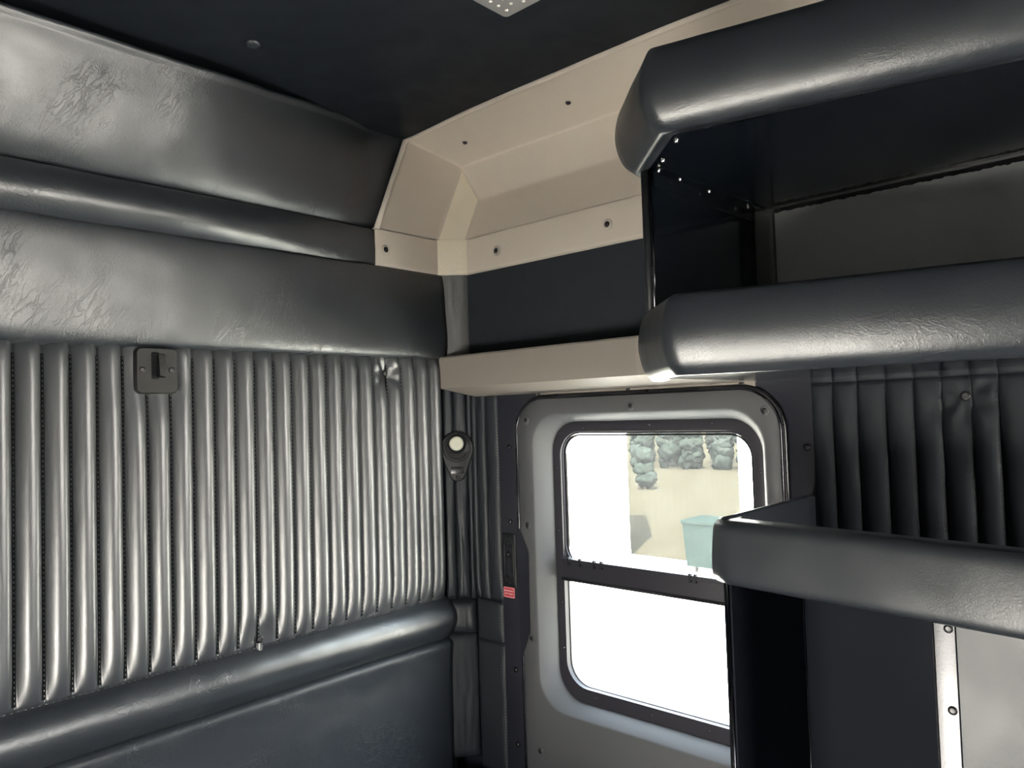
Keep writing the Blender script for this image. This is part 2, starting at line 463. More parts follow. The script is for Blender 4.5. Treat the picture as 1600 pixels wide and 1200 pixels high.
# stitching along every seam (threads)
def stitches(name, pts_dirs, parent, L=0.0042, wd=0.0013, mat=None):
    v = []; f = []
    for p, d, n in pts_dirs:
        p = V(p); d = V(d).normalized(); n = V(n).normalized(); s = d.cross(n)
        b = len(v)
        a, c = d * L / 2, s * wd / 2
        v += [p - a - c, p + a - c, p + a + c, p - a + c, p - a * .7 + n * 0.0012, p + a * .7 + n * 0.0012]
        f += [(b, b + 1, b + 5, b + 4), (b + 3, b + 4, b + 5, b + 2), (b, b + 4, b + 3), (b + 1, b + 2, b + 5)]
    o = pym(name, v, f, mat or M['stitch'], parent, smooth=False)
    o['kind'] = 'stuff'; return o
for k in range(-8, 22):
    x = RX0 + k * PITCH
    box('seam_shade', x - .0032, x + .0022, LY - .0035, LY - .0005, ZB + .012, ZT - .03, M['seam'], wl)  # black strip drawn in as the shade of the seam groove
    pts = []
    z = ZB + 0.01
    while z < ZT - 0.03:
        pts.append(((x - 0.0005, LY - 0.0045, z), (0, 0, 1), (0.5, -1, 0))); z += 0.0105
    stitches('stitching', pts, wl)

# bolster roll and lower panel
grid('bolster', roll_fn(X0, 1.622, 0.803, 0.931, 0.040, 0.0, 7.0, -0.15), 130, 24, M['leather'], wl, backoff=(0, 0.05, 0))
def low_fn(u, v):
    x = X0 + u * (1.622 - X0); z = 0.0 + v * 0.805
    t = 0.805 - z
    d = 0.030 * (1 - math.exp(-t / 0.010)) * (0.45 + 0.55 * math.exp(-t / 0.030)) + und(x, z, 0.004, 6, 9.0)
    return (x, LY - d, z)
def low_grid():
    # denser rows near the top lip
    nu, nv = 130, 60
    def fn(u, v): return low_fn(u, 1 - (1 - v) ** 2.2)
    return grid('lower_panel', fn, nu, nv, M['leather_scuffed'], wl, backoff=(0, 0.05, 0))
low_grid()
for zz, nm in ((0.9295, 0), (0.8045, 1)):
    pts = []; x = 0.2
    while x < 1.61:
        pts.append(((x, LY - 0.004, zz + 0.002), (1, 0, 0), (0, -1, 0.6))); x += 0.0125
    stitches('stitching', pts, wl, 0.0045, 0.0017)
# screws that pin the upholstery
place('tuft_screw', S_WASH('dark', M['screw_dark']), (1.394, LY - 0.004, 1.634), (0, -1, 0), wl).scale = (.8, .8, .8)
place('tuft_screw', S_WASH('dark', M['screw_dark']), (0.977, LY - 0.008, 0.952), (0, -1, 0), wl).scale = (.8, .8, .8)
tab = grid('pulled_fold', lambda u, v: (0.968 + 0.018 * u, LY - 0.004 - 0.009 * math.sin(math.pi * u), 0.925 + 0.018 * v), 8, 4, M['leather_rib'], wl)

# ================================================================== corner chamfer (belongs to wall_right)
wr = empty('wall_right', (WX, 1.0, 0), kind='structure')
# shell of the right wall, built round its openings
def slab(y0, y1, z0, z1, dx=0.02):
    return box('wall_panel', WX + dx, WX + dx + .025, y0, y1, z0, z1, M['flange'], wr)
slab(1.50, 1.90, 0, 2.0); slab(0.74, 1.50, 1.515, 2.0); slab(0.74, 1.50, 0, 0.62)
slab(-0.5, 0.74, 0, 2.0); slab(-1.8, -0.5, 0, .9); slab(-1.8, -0.5, 1.75, 2.0); slab(-1.95, -1.8, 0, 2.0)
slab(-1.95, 1.90, 2.0, CZ + .05, 0.075)

CA = V((1.622, 1.802)); CB = V((WX, 1.735)); CN = V((-1, -1)).normalized()
def cham(s, d, z):
    p = CA.lerp(CB, s) + CN * d
    return (p.x, p.y, z)
# upper strip
def cu(u, v):
    z = 1.60 + v * (1.97 - 1.60)
    d = 0.010 * (1 - abs(2 * u - 1) ** 4) + und(u, z, 0.003, 8, 11)
    return cham(u, d, z)
grid('corner_strip', cu, 14, 30, M['strip_leather'], wr, backoff=(0.03, 0.03, 0))
# lower fluted corner: two pads pinched by the reading lamp
LAMPC = 1.40
def cl_fn(u0, u1, seed):
    def fn(u, v):
        z = 0.922 + v * (1.62 - 0.922); s = u0 + u * (u1 - u0)
        prof = max(0, 1 - abs(2 * u - 1) ** 2.5) ** 0.75
        end = 1 - 0.8 * math.exp(-v * 0.69 / 0.025)
        r = (z - 1.375) / 0.10
        kk = 1 - 0.85 * math.exp(-r * r)
        d = 0.016 * prof * end * kk + und(s, z, 0.003, 9, seed) * prof
        return cham(s, d, z)
    return fn
grid('corner_rib', cl_fn(0.0, 0.36, 12), 12, 50, M['leather_corner'], wr, backoff=(0.03, 0.03, 0))
grid('corner_rib', cl_fn(0.36, 0.80, 13), 12, 50, M['leather_corner'], wr, backoff=(0.03, 0.03, 0))
grid('corner_rib', cl_fn(0.80, 1.0, 14), 8, 50, M['leather_corner'], wr, backoff=(0.03, 0.03, 0))
for s in (0.36, 0.80):
    pts = []; z = 0.93
    while z < 1.55:
        if abs(z - 1.375) > 0.085: pts.append((cham(s - 0.02, 0.006, z), (0, 0, 1), (-1, -1, 0)))
        z += 0.010
    stitches('stitching', pts, wr, mat=M['stitch_dark'])
def pad_fn(z0, z1, dep, seed, s0=0.0, s1=1.0):
    def fn(u, v):
        z = z0 + v * (z1 - z0); s = s0 + u * (s1 - s0)
        d = dep * (max(0, 1 - abs(2 * u - 1) ** 5)) ** .7 * (max(0, 1 - abs(2 * v - 1) ** (4 if z1 - z0 < .2 else 16))) ** .7
        return cham(s, d + und(s, z, 0.004, 10, seed), z)
    return fn
grid('corner_pad', pad_fn(0.815, 0.922, 0.022, 15), 14, 16, M['leather_corner'], wr, backoff=(0.03, 0.03, 0))
grid('corner_panel', pad_fn(0.43, 0.815, 0.014, 16), 14, 30, M['leather_matte'], wr, backoff=(0.03, 0.03, 0))

# upholstery between corner and hatch flange
def wr_rib(y1, y0, z0, z1, dep, seed, x=WX, exp=2.5):
    def fn(u, v):
        z = z0 + v * (z1 - z0); y = y1 + u * (y0 - y1)
        prof = max(0, 1 - abs(2 * u - 1) ** exp) ** 0.75
        L = z1 - z0
        end = (1 - 0.8 * math.exp(-v * L / 0.025)) * (1 - 0.6 * math.exp(-(1 - v) * L / 0.02))
        return (x - dep * prof * end - und(y, z, 0.0025, 9, seed) * prof, y, z)
    return fn
for i, (a, b) in enumerate(((1.735, 1.712), (1.712, 1.672), (1.672, 1.615))):
    grid('wall_rib', wr_rib(a, b, 0.925, 1.60, 0.011, 20 + i), 10, 50, M['leather_corner'], wr, backoff=(0.018, 0, 0))
grid('wall_pad', wr_rib(1.735, 1.615, 0.80, 0.925, 0.012, 25, WX, 6), 12, 14, M['leather_corner'], wr, backoff=(0.018, 0, 0))
grid('wall_pad', wr_rib(1.735, 1.615, 0.40, 0.80, 0.008, 26, WX, 8), 12, 30, M['leather_corner'], wr, backoff=(0.018, 0, 0))
pts = []; z = 0.42
while z < 1.55:
    pts.append(((WX - 0.006, 1.6215, z), (0, 0, 1), (-1, 0, 0))); z += 0.009
stitches('stitching', pts, wr)

# dark panel above the ledge, grey vinyl strip, fluted section on the right
box('recess_panel', WX - 0.002, WX + 0.018, 0.70, 1.735, 1.55, 1.97, M['leather_matte'], wr)
def strip_fn(u, v):
    y = 0.772 - u * 0.057; z = 1.565 + v * (2.0 - 1.565)
    return (WX - 0.006 - 0.004 * (1 - abs(2 * u - 1) ** 6), y, z)
grid('vinyl_strip', strip_fn, 12, 20, M['strip_leather'], wr, backoff=(0.01, 0, 0))
flu = [0.649, 0.6021, 0.5515, 0.4942, 0.4408, 0.3909, 0.3388, 0.2933]
while flu[-1] > -0.44: flu.append(flu[-1] - 0.052)
TUF = (0.349, 1.508)
def flute_fn(a, b, z0, z1, seed):
    def fn(u, v):
        z = z0 + v * (z1 - z0); y = a + u * (b - a)
        prof = max(0, 1 - abs(2 * u - 1) ** 2.4) ** 0.75
        L = z1 - z0
        end = (1 - 0.75 * math.exp(-v * L / 0.02)) * (1 - 0.8 * math.exp(-(1 - v) * L / 0.018))
        r = math.hypot(y - TUF[0], z - TUF[1]); th = math.atan2(z - TUF[1], y - TUF[0])
        kk = 1 - 0.95 * math.exp(-(r / 0.04) ** 2)
        ex = 0.004 * math.cos(6 * th) * math.exp(-((r - 0.035) / 0.028) ** 2)
        return (WX - 0.003 - 0.010 * prof * end * kk - ex * prof - und(y, z, 0.003, 9, seed) * prof, y, z)
    return fn
for i in range(len(flu) - 1):
    grid('flute', flute_fn(flu[i], flu[i + 1], 0.9, 1.548, 30 + i), 12, 60, M['leather_matte'], wr, backoff=(0.018, 0, 0))
    grid('flute_top', flute_fn(flu[i], flu[i + 1], 1.548, 1.60, 60 + i), 10, 10, M['leather_matte'], wr, backoff=(0.018, 0, 0))
    if i < 8:
        pts = []; z = 1.18
        while z < 1.54:
            pts.append(((WX - 0.008, flu[i] + 0.003, z), (0, 0, 1), (-1, 0, 0))); z += 0.0105
        if i: stitches('stitching', pts, wr, mat=M['stitch_dark'])
place('tuft_screw', S_WASH('dark', M['screw_dark']), (WX - 0.008, TUF[0], TUF[1]), (-1, 0, 0), wr).scale = (.9, .9, .9)

# dark painted flange round the hatch
def rect_loop(x, y0, y1, z0, z1, k=8): return rr(x, y0, y1, z0, z1, 0.003, k)
HY0, HY1, HZ0, HZ1 = 0.718, 1.527, 0.33, 1.543
loft('hatch_flange', [rect_loop(WX + 0.01, 0.649, 1.616, 0.12, 1.566), rect_loop(WX - 0.004, 0.649, 1.616, 0.12, 1.566),
                      rect_loop(WX - 0.004, 0.651, 1.614, 0.122, 1.564),
                      rr(WX - 0.004, HY0 - 0.012, HY1 + 0.012, HZ0 - .012, HZ1 + .010, 0.105),
                      rr(WX + 0.004, HY0 + 0.004, HY1 - 0.004, HZ0 + .004, HZ1 - .004, 0.10)], M['flange'], wr, sharp=0.6)
for y, z in ((1.573, 1.40), (1.577, 1.175), (1.572, 0.733), (1.573, 0.512), (0.664, 1.406)):
    place('bolt', S_DOME, (WX - 0.004, y, z), (-1, 0, 0), wr)

# ---- other walls of the cab (behind the camera), with openings shaped for the light
wo = empty('wall_opposite', (X0, 0, 0), kind='structure')
def oslab(y0, y1, z0, z1): box('wall_panel', X0 - 0.045, X0, y0, y1, z0, z1, M['bounce_liner'], wo)
oslab(.98, 1.9, 0, CZ); oslab(.12, .98, 0, .05); oslab(.12, .98, .88, CZ); oslab(-1.95, .12, 0, CZ)  # leaves a low opening, added to light the cushion undersides
wf = empty('wall_front', (0.45, Y0, 0), kind='structure')
def fslab(x0, x1, z0, z1): box('wall_panel', x0, x1, Y0 - 0.045, Y0, z0, z1, M['leather_matte'], wf)
fslab(X0, WX + .05, 0, .95); fslab(X0, WX + .05, 1.75, CZ + .05); fslab(X0, .55, .95, 1.75); fslab(1.66, WX + .05, .95, 1.75)
box('center_post', 1.05, 1.08, Y0 - .04, Y0, .95, 1.75, M['black'], wf)

# ================================================================== hatch door with window
hd = empty('door_1', (WX, 1.12, HZ0), kind='structure')
PX = WX - 0.018
OY0, OY1, OZ0, OZ1 = 0.757, 1.466, 0.650, 1.497
loft('door_panel', [rr(WX + 0.006, HY0, HY1, HZ0, HZ1, 0.10), rr(PX + 0.003, HY0, HY1, HZ0, HZ1, 0.10),
                    rr(PX, HY0 + .003, HY1 - .003, HZ0 + .003, HZ1 - .003, 0.098),
                    rr(PX, OY0 - .004, OY1 + .004, OZ0 - .004, OZ1 + .004, 0.095),
                    rr(PX + 0.003, OY0 + .002, OY1 - .002, OZ0 + .002, OZ1 - .002, 0.092),
                    rr(PX + 0.040, OY0 + .022, OY1 - .036, OZ0 + .026, OZ1 - .022, 0.085),
                    rr(PX + 0.048, OY0 + .024, OY1 - .038, OZ0 + .028, OZ1 - .024, 0.085)], M['hatch'], hd, sharp=0.9)
# rubber seal with its lip
tube('rubber_seal', rr(WX - 0.010, HY0 - .006, HY1 + .006, HZ0 - .006, HZ1 + .005, 0.105, 10), 0.0065, M['rubber'], hd, True)
tube('seal_lip', rr(WX - 0.017, HY0 - .001, HY1 + .001, HZ0 - .001, HZ1 + .000, 0.10, 10), 0.0022, M['dark_chrome'], hd, True, 6)
for y, z in ((1.487, 1.480), (1.493, 1.173), (1.492, 0.843), (1.471, 0.525), (1.118, 1.513), (0.752, 1.490)):
    s = place('screw_washer', S_WASH('hatch', M['hatch']), (PX, y, z), (-1, 0, 0), hd); s.scale = (1.15, 1.15, 1)
    place('screw', S_DARK(62), (PX - 0.0016, y, z), (-1, 0, 0), s)
# hinge cover on the door edge
hz = [(1.160, 0.0), (1.093, 0.036), (0.860, 0.034), (0.785, 0.0)]
vv = []
for xo in (WX - 0.004, WX - 0.021):
    for z, wd_ in hz: vv.append((xo, 1.530 - wd_ * 0.95, z))
    for z, wd_ in reversed(hz): vv.append((xo, 1.534, z - (0.02 if z < 1 else -0.02)))
n8 = 8
ff = [tuple(range(8)), tuple(range(15, 7, -1))] + [(i, (i + 1) % 8, 8 + (i + 1) % 8, 8 + i) for i in range(8)]
pym('hinge_cover', vv, ff, M['flange'], hd, True, bevel=0.003, sharp=0.6)

# window
wn = empty('window_1', (WX + 0.04, 1.12, 0.70), kind='structure')
FX = WX + 0.030
loft('window_frame', [rr(FX + 0.010, OY0 + .016, OY1 - .030, OZ0 + .020, OZ1 - .016, 0.085),
                      rr(FX, OY0 + .020, OY1 - .034, OZ0 + .024, OZ1 - .020, 0.082),
                      rr(FX - 0.002, OY0 + .026, OY1 - .046, OZ0 + .032, OZ1 - .036, 0.075),
                      rr(FX + 0.001, .806, 1.402, .716, 1.445, 0.070),
                      rr(FX + 0.012, .806, 1.398, .718, 1.443, 0.068),
                      rr(FX + 0.013, .808, 1.394, .720, 1.441, 0.066),
                      rr(FX + 0.020, .808, 1.394, .720, 1.441, 0.066)], M['frame'], wn, sharp=0.5)
for i in (0, 1):   # sliding tracks of the upper light
    g = 0.007 * i
    loft('track', [rr(FX + 0.006 + .006 * i, .806 + g, 1.402 - g, 1.055, 1.444 - g, 0.066 - g), rr(FX + 0.006 + .006 * i, .811 + g, 1.397 - g, 1.060, 1.439 - g, 0.062 - g),
                   rr(FX + 0.0125 + .006 * i, .811 + g, 1.397 - g, 1.060, 1.439 - g, 0.062 - g)], M['dark_chrome'] if i else M['frame'], wn, sharp=0.5)
box('sash_bar', FX - 0.006, FX + 0.022, .800, 1.404, 1.016, 1.080, M['frame'], wn, bevel=0.004)
box('sash_lip', FX - 0.012, FX - 0.006, .800, 1.404, 1.068, 1.080, M['frame'], wn, bevel=0.002)
box('sash_bead', FX - 0.010, FX - 0.004, .800, 1.404, 1.016, 1.024, M['dark_chrome'], wn, bevel=0.0015)
for y in (1.375, 1.335, 1.285, 1.26, .985, .97):
    box('clip', FX - 0.014, FX - 0.004, y - .003, y + .003, 1.062, 1.085, M['black'], wn, bevel=0.001)
loft('pane', [rr(FX + 0.0225, .809, 1.393, 1.06, 1.4405, 0.065), rr(FX + 0.0226, .81, 1.392, 1.061, 1.4395, 0.065)], M['glass'], wn, caps=(False, True), smooth=False)
loft('pane', [rr(FX + 0.0285, .809, 1.393, .721, 1.03, 0.065), rr(FX + 0.0286, .81, 1.392, .722, 1.029, 0.065)], M['glass'], wn, caps=(False, True), smooth=False)
for y, z in ((1.093, 1.462), (0.912, 1.463), (1.313, 1.456), (1.418, 1.34), (1.415, 1.156), (0.789, 1.344), (1.414, .95), (1.41, .82), (1.30, .70), (1.12, .697), (.95, .70)):
    place('frame_screw', S_DOT, (FX - 0.001, y, z), (-1, 0, 0), wn)

# hatch release: recessed pull with plate
lt = empty('release_handle', (WX - 0.004, 1.584, 1.065), 'small black recessed pull handle set in a plate beside the hatch, above the red sticker', 'handle')
FXX = WX - 0.004
loft('plate', [rr(FXX, 1.557, 1.611, 0.978, 1.140, 0.006, 5), rr(FXX - .003, 1.557, 1.611, 0.978, 1.140, 0.006, 5), rr(FXX - .0045, 1.559, 1.609, 0.980, 1.138, 0.005, 5),
               rr(FXX - .0045, 1.566, 1.602, 1.003, 1.118, 0.0178, 5), rr(FXX - .0025, 1.568, 1.600, 1.005, 1.116, 0.0158, 5), rr(FXX + .010, 1.570, 1.598, 1.007, 1.114, 0.0138, 5)],
     M['black'], lt, caps=(False, True), sharp=0.7)
loft('recess_rim', [rr(FXX - .0045, 1.5645, 1.6035, 1.0015, 1.1195, 0.0192, 5), rr(FXX - .0068, 1.566, 1.602, 1.003, 1.118, 0.0178, 5), rr(FXX - .0045, 1.568, 1.600, 1.005, 1.116, 0.0158, 5)], M['black'], lt)
loft('lever', [rr(FXX + .006, 1.571, 1.586, 1.018, 1.070, 0.006, 5), rr(FXX - .003, 1.572, 1.585, 1.020, 1.068, 0.005, 5)], M['black'], lt, caps=(False, True), sharp=0.7)
place('pivot', S_DOME, (FXX - 0.000, 1.588, 1.076), (-1, 0, 0), lt).scale = (1.1, 1.1, 1.4)
place('thumb_tab', lathe_mesh('thumb_tab', [(0.0075, -0.004), (0.0075, 0.003), (0.006, 0.005), (0.002, 0.0045)], M['black']), (FXX + 0.001, 1.578, 1.100), (-1, 0, 0), lt)
for z in (1.130, 0.989): place('screw', S_DOT, (FXX - 0.0045, 1.583, z), (-1, 0, 0), lt)
st = loft('exit_sticker', [rr(FXX - .0001, 1.567, 1.614, .944, .976, .004, 4), rr(FXX - .0006, 1.567, 1.614, .944, .976, .004, 4)], M['red'], None, caps=(False, True), smooth=False)
tag(st, 'small red sticker with white border and lettering below the recessed pull handle', 'sticker')
loft('border', [rr(FXX - .0008, 1.5685, 1.6125, .9455, .9745, .0035, 4), rr(FXX - .0009, 1.570, 1.611, .947, .973, .003, 4)], M['white'], st, smooth=False)
def text(body, loc, size, parent, mat):
    c = D.curves.new('lettering', 'FONT'); c.body = body; c.size = size; c.align_x = 'CENTER'; c.align_y = 'CENTER'; c.extrude = 0.0001
    c.materials.append(mat); c.offset = size * 0.02
    o = D.objects.new('lettering', c); COL.objects.link(o)
    mm = Matrix(((0, 0, -1), (-1, 0, 0), (0, 1, 0))).to_4x4(); mm.translation = loc
    o.rotation_euler = mm.to_euler(); o.location = loc
    dg = bpy.context.evaluated_depsgraph_get()
    me = D.meshes.new_from_object(o.evaluated_get(dg)); D.objects.remove(o)
    o = D.objects.new('lettering', me); COL.objects.link(o); o.rotation_euler = mm.to_euler(); o.location = loc
    o.parent = parent; o.matrix_parent_inverse = ROOTINV[parent.name]; return o
text('EMERGENCY', (FXX - .0009, 1.5905, .9645), .0068, st, M['white'])
text('EXIT ONLY', (FXX - .0009, 1.5905, .9555), .0068, st, M['white'])

# ================================================================== reading lamp on the corner
CC = V((1.6535, 1.7705))
rl = empty('reading_lamp', (CC.x, CC.y, 1.40), 'black teardrop reading lamp with white swivel lens and rocker switch in the corner', 'lamp')
TN = V((-1, -1, 0)).normalized(); TS = V((1, -1, 0)).normalized()
def rlp(s, z, d): 
    p = V((CC.x, CC.y, z)) + TS * s + TN * d
    return p
def tear(scale, d, n=40):
    pts = []
    R, zc, r2, z2 = 0.0535, 1.398, 0.026, 1.318
    # tangent hull of two circles
    al = math.acos((R - r2) / (zc - z2))
    a0 = -math.pi / 2 + al
    k = n // 2
    for i in range(k + 1):
        a = a0 + (2 * math.pi - 2 * al) * i / k
        pts.append((R * math.cos(a), zc + R * math.sin(a)))
    for i in range(n - k - 1):
        a = -math.pi / 2 - al + 2 * al * (i + 0.5) / (n - k - 1)
        pts.append((r2 * math.cos(a), z2 + r2 * math.sin(a)))
    ce = 1.375
    return [rlp(s * scale, ce + (z - ce) * scale, d) for s, z in pts]
BR = 0.0375
def ring(r, d, zc=1.398, n=40, so_=0.0):
    pts = []
    for i in range(n): pass
    return [rlp(so_ + r * math.cos(a), zc + r * math.sin(a), d) for a in [2 * math.pi * i / n for i in range(n)]]
loft('housing', [tear(1.0, 0.002), tear(1.0, 0.014), tear(0.97, 0.020), tear(0.93, 0.022)], M['black'], rl, caps=(False, True), sharp=0.6)
loft('bowl_rim', [ring(BR + .006, 0.0215), ring(BR + .004, 0.0250), ring(BR, 0.0255), ring(BR - 0.003, 0.0245), ring(BR - .005, 0.0224)], M['black'], rl)
loft('bowl', [ring(BR - 0.001, 0.0240), ring(BR - .006, 0.0228), ring(0.004, 0.0226)], M['rubber'], rl, caps=(False, True))
# eyeball: short cup and frosted lens
def ball(r, d, zo): return ring(r, d, 1.413 + zo, 28)
loft('eyeball', [ball(0.028, 0.0228, -0.004), ball(0.0285, 0.030, -0.004), ball(0.0265, 0.040, -0.003), ball(0.0235, 0.0455, -0.001), ball(0.0215, 0.0465, 0)], M['black'], rl, caps=(False, True), sharp=0.8)
loft('lens', [ball(0.0225, 0.0462, 0.001), ball(0.0215, 0.0500, 0.0015), ball(0.016, 0.0525, 0.0018), ball(0.012, 0.0520, .0018), ball(0.004, 0.0515, 0.0018)], M['lens'], rl, caps=(False, True))
def pbox(name, s0, s1, z0, z1, d0, d1, mat, parent, bv=0.001):
    v = [rlp(s, z, d) for d in (d0, d1) for z in (z0, z1) for s in (s0, s1)]
    f = [(0, 2, 3, 1), (4, 5, 7, 6), (0, 1, 5, 4), (2, 6, 7, 3), (0, 4, 6, 2), (1, 3, 7, 5)]
    return pym(name, v, f, mat, parent, True, bevel=bv, sharp=0.6)
sw = pbox('switch', -0.0205, 0.0205, 1.318, 1.339, 0.021, 0.0245, M['rubber'], rl)
pbox('rocker', -0.005, 0.016, 1.321, 1.336, 0.0240, 0.0285, M['black'], rl, 0.0015)
place('screw', S_DARK(55), rlp(0, 1.306, 0.0225), TN, rl); place('screw', S_DARK(40), rlp(0, 1.445, 0.0225), TN, rl)

# ================================================================== cream overhead tray
tr = empty('corner_trim', (1.60, 1.70, 1.95), 'cream moulded plastic cove trim wrapping the ceiling corner above the window', 'trim')
YR = -0.5; P = 0.012
zs0, zs1 = 1.952, 2.063
# plan points on the band: left end, corner start, corner end, right end
BX = WX - P
band = [(1.363, LY - P), (1.607, LY - P), (BX, 1.722), (BX, 0.775)]
bandR = [(1.372, LY - P), (1.607, LY - P), (BX, 1.722), (BX, YR)]
def seg(name, rows, mat, sharp=0.5, bev=False):
    """rows: list of polylines (same length) from bottom to top"""
    n = len(rows[0]); v = [p for r in rows for p in r]; f = []
    for a in range(len(rows) - 1):
        for i in range(n - 1): f.append((a * n + i, a * n + i + 1, (a + 1) * n + i + 1, (a + 1) * n + i))
    return pym(name, v, f, mat, tr, True, fix=False, sharp=sharp)
def prof(p, nrm):  # band section at plan point p, with the bottom return and top seam groove
    p = V(p); n = V(nrm)
    def q(o, z): s = p + n * o; return (s.x, s.y, z)
    return [q(-0.010, zs0 - .001), q(-0.002, zs0), q(0.002, zs0 + .004), q(0.003, zs0 + .012), q(0.003, zs1 - .008), q(0.0015, zs1 - .002), q(-0.006, zs1), q(-0.006, zs1 + 0.003)]
nL = V((0, -1)); nC = V((-1, -1)).normalized(); nR = V((-1, 0))
mLC = (nL + nC).normalized(); mCR = (nC + nR).normalized()
loopsA = [prof((1.366, LY - P + .010), nL), prof((1.363, LY - P + .003), nL), prof((1.367, LY - P), nL), prof(band[1], mLC)]
loopsB = [prof(band[1], mLC), prof(band[2], mCR)]
loopsC = [prof(band[2], mCR), prof(band[3], nR)]
for nm, L, mt in (('lower_band', loopsA, 'cream'), ('corner_band', loopsB, 'cream_tex'), ('lower_band', loopsC, 'cream')):
    if nm == 'corner_band':
        L = [[V(a).lerp(V(b), t) for a, b in zip(L[0], L[1])] for t in (0, .04, .5, .96, 1)]
    loft(nm, L, M[mt], tr, closed=False, sharp=0.7)
# cove faces
zt = zs1 + .002
RZ = 2.364
A0 = V((1.374, LY - P + .001, zt)); A1 = V((1.607, LY - P + .001, zt)); A2 = V((1.737, LY, 2.333)); A3 = V((1.492, LY - P, RZ - .004))
B1 = V((BX + .001, 1.722, zt)); B2 = V((1.752, 1.732, 2.208))
C1 = V((BX + .001, YR, zt)); C2 = V((1.752, YR, 2.208)); C3 = V((1.737, YR, 2.333)); C4 = V((1.492, YR, RZ))
def quadgrid(name, a, b, c, d, mat, nu=12, nv=12, puff=0.0):
    return grid(name, lambda u, v: a.lerp(b, u).lerp(d.lerp(c, u), v), nu, nv, mat, tr, smooth=True)
tray_faces = [('left_face', A0, A1, A2, A3, 'cream'), ('lower_back', B1, C1, C2, B2, 'cream'), ('upper_back', B2, C2, C3, A2, 'cream'), ('soffit', A2, C3, C4, A3, 'cream')]
# one continuous shell with softened creases
vv = [A0, A1, A2, A3, B1, B2, C1, C2, C3, C4]
ff = [(0, 1, 2, 3), (4, 6, 7, 5), (5, 7, 8, 2), (2, 8, 9, 3), (1, 4, 5, 2)]
def shell():
    me = D.meshes.new('cove_shell'); me.from_pydata([tuple(x) for x in vv], [], ff)
    me.materials.append(M['cream']); me.materials.append(M['cream_tex']); me.polygons[4].material_index = 1
    bm = bmesh.new(); bm.from_mesh(me)
    bmesh.ops.bevel(bm, geom=[e for e in bm.edges if len(e.link_faces) == 2], offset=0.007, segments=3, profile=0.5, affect='EDGES')
    bmesh.ops.recalc_face_normals(bm, faces=bm.faces)
    bm.to_mesh(me); bm.free()
    return link('cove_shell', me, None, tr)
shell()
# rounded rim along ceiling edge and left edge
rim = [A0 + V((-.004, 0, -.002)), A3 + V((-.004, 0, -.006)), A3 + V((.012, -.020, .004)), V((1.488, 1.50, RZ)), V((1.486, 1.2, RZ)), V((1.488, .9, RZ)), V((1.505, .5, RZ)), V((1.52, YR, RZ))]
tube('rim', [rim[0], rim[0].lerp(rim[1], .5), rim[1], rim[2]] + rim[3:], 0.0085, M['cream'], tr, k=12)
def cap_screw(loc, n, parent, mat, key, s=1.0):
    o = place('screw_washer', S_WASH(key, mat), loc, n, parent); o.scale = (s, s, s)
    place('screw', S_DARK(58), V(loc) + V(n) * 0.0016, n, o); return o
cap_screw((1.397, LY - P - .003, 2.002), (0, -1, 0), tr, M['cream'], 'cream', 1.45)
cap_screw((BX - .003, 1.589, 2.004), (-1, 0, 0), tr, M['cream'], 'cream', 1.45)
cap_screw((BX - .003, 1.172, 2.005), (-1, 0, 0), tr, M['cream'], 'cream', 1.45)
for y in (1.247, 1.655):
    place('screw', S_DOME, (1.615, y, 2.346), (-.12, 0, -1), tr).scale = (.9, .9, .9)

# ================================================================== taupe ledge over the window
lg = empty('window_ledge', (1.62, 1.3, 1.55), 'taupe moulded plastic ledge with a sloping lower edge running above the window', 'trim')
LX = 1.60
ly1, ly0 = 1.784, 0.775
pr = lambda y, yb: [(WX - .004, yb, 1.690), (LX + .004, y, 1.6875), (LX, y, 1.682), (LX, y, 1.594), (LX + .002, y, 1.588), (1.640, yb, 1.566), (1.668, yb, 1.560), (WX - .006, yb, 1.559)]
L = [pr(ly1, 1.735), pr(ly1 - .002, 1.734)]
L2 = []
def lp(y, cut=0.0):
    return [V((WX - .004, min(y, 1.730), 1.690)), V((LX + .004, y, 1.6875)), V((LX, y, 1.682)), V((LX, y, 1.594)), V((LX + .002, y, 1.588)),
            V((1.640, y - cut, 1.566)), V((1.668, min(y - cut, 1.70), 1.560)), V((WX - .006, min(y - cut, 1.70), 1.559))]
def tex_y(y): return y
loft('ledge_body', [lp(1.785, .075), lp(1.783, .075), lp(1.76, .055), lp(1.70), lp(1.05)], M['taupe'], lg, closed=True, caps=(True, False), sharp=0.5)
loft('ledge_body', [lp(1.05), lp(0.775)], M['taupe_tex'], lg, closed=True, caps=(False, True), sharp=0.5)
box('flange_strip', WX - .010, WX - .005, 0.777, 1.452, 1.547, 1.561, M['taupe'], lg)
for y in (1.441, 1.130, 0.810): place('screw', S_DARK(70), (WX - .010, y, 1.555), (-1, 0, 0), lg)

# ================================================================== overhead shelf unit
sh = empty('overhead_shelf', (1.40, 0.4, 1.56), 'black two-tier overhead shelf with padded vinyl edges on the right wall above the window', 'shelf')
YE = -0.15
fx = lambda y: 1.086 + (0.624 - y) * 0.236
front = [(1.225, 0.772), (1.218, 0.757), (1.086, 0.624), (fx(YE), YE)]
def board(name, z0, z1, mat, xb=1.672):
    pl = [(xb, 0.772), (1.225, 0.772), (1.214, 0.753), (1.084, 0.622), (fx(YE) - .002, YE), (xb, YE)]
    n = len(pl); v = [(x, y, z) for z in (z0, z1) for x, y in pl]
    f = [tuple(range(n))[::-1], tuple(n + i for i in range(n))] + [(i, (i + 1) % n, n + (i + 1) % n, n + i) for i in range(n)]
    return pym(name, v, f, mat, sh, False)
board('top_board', 1.955, 1.975, M['gloss'])
board('middle_board', 1.560, 1.578, M['gloss'])
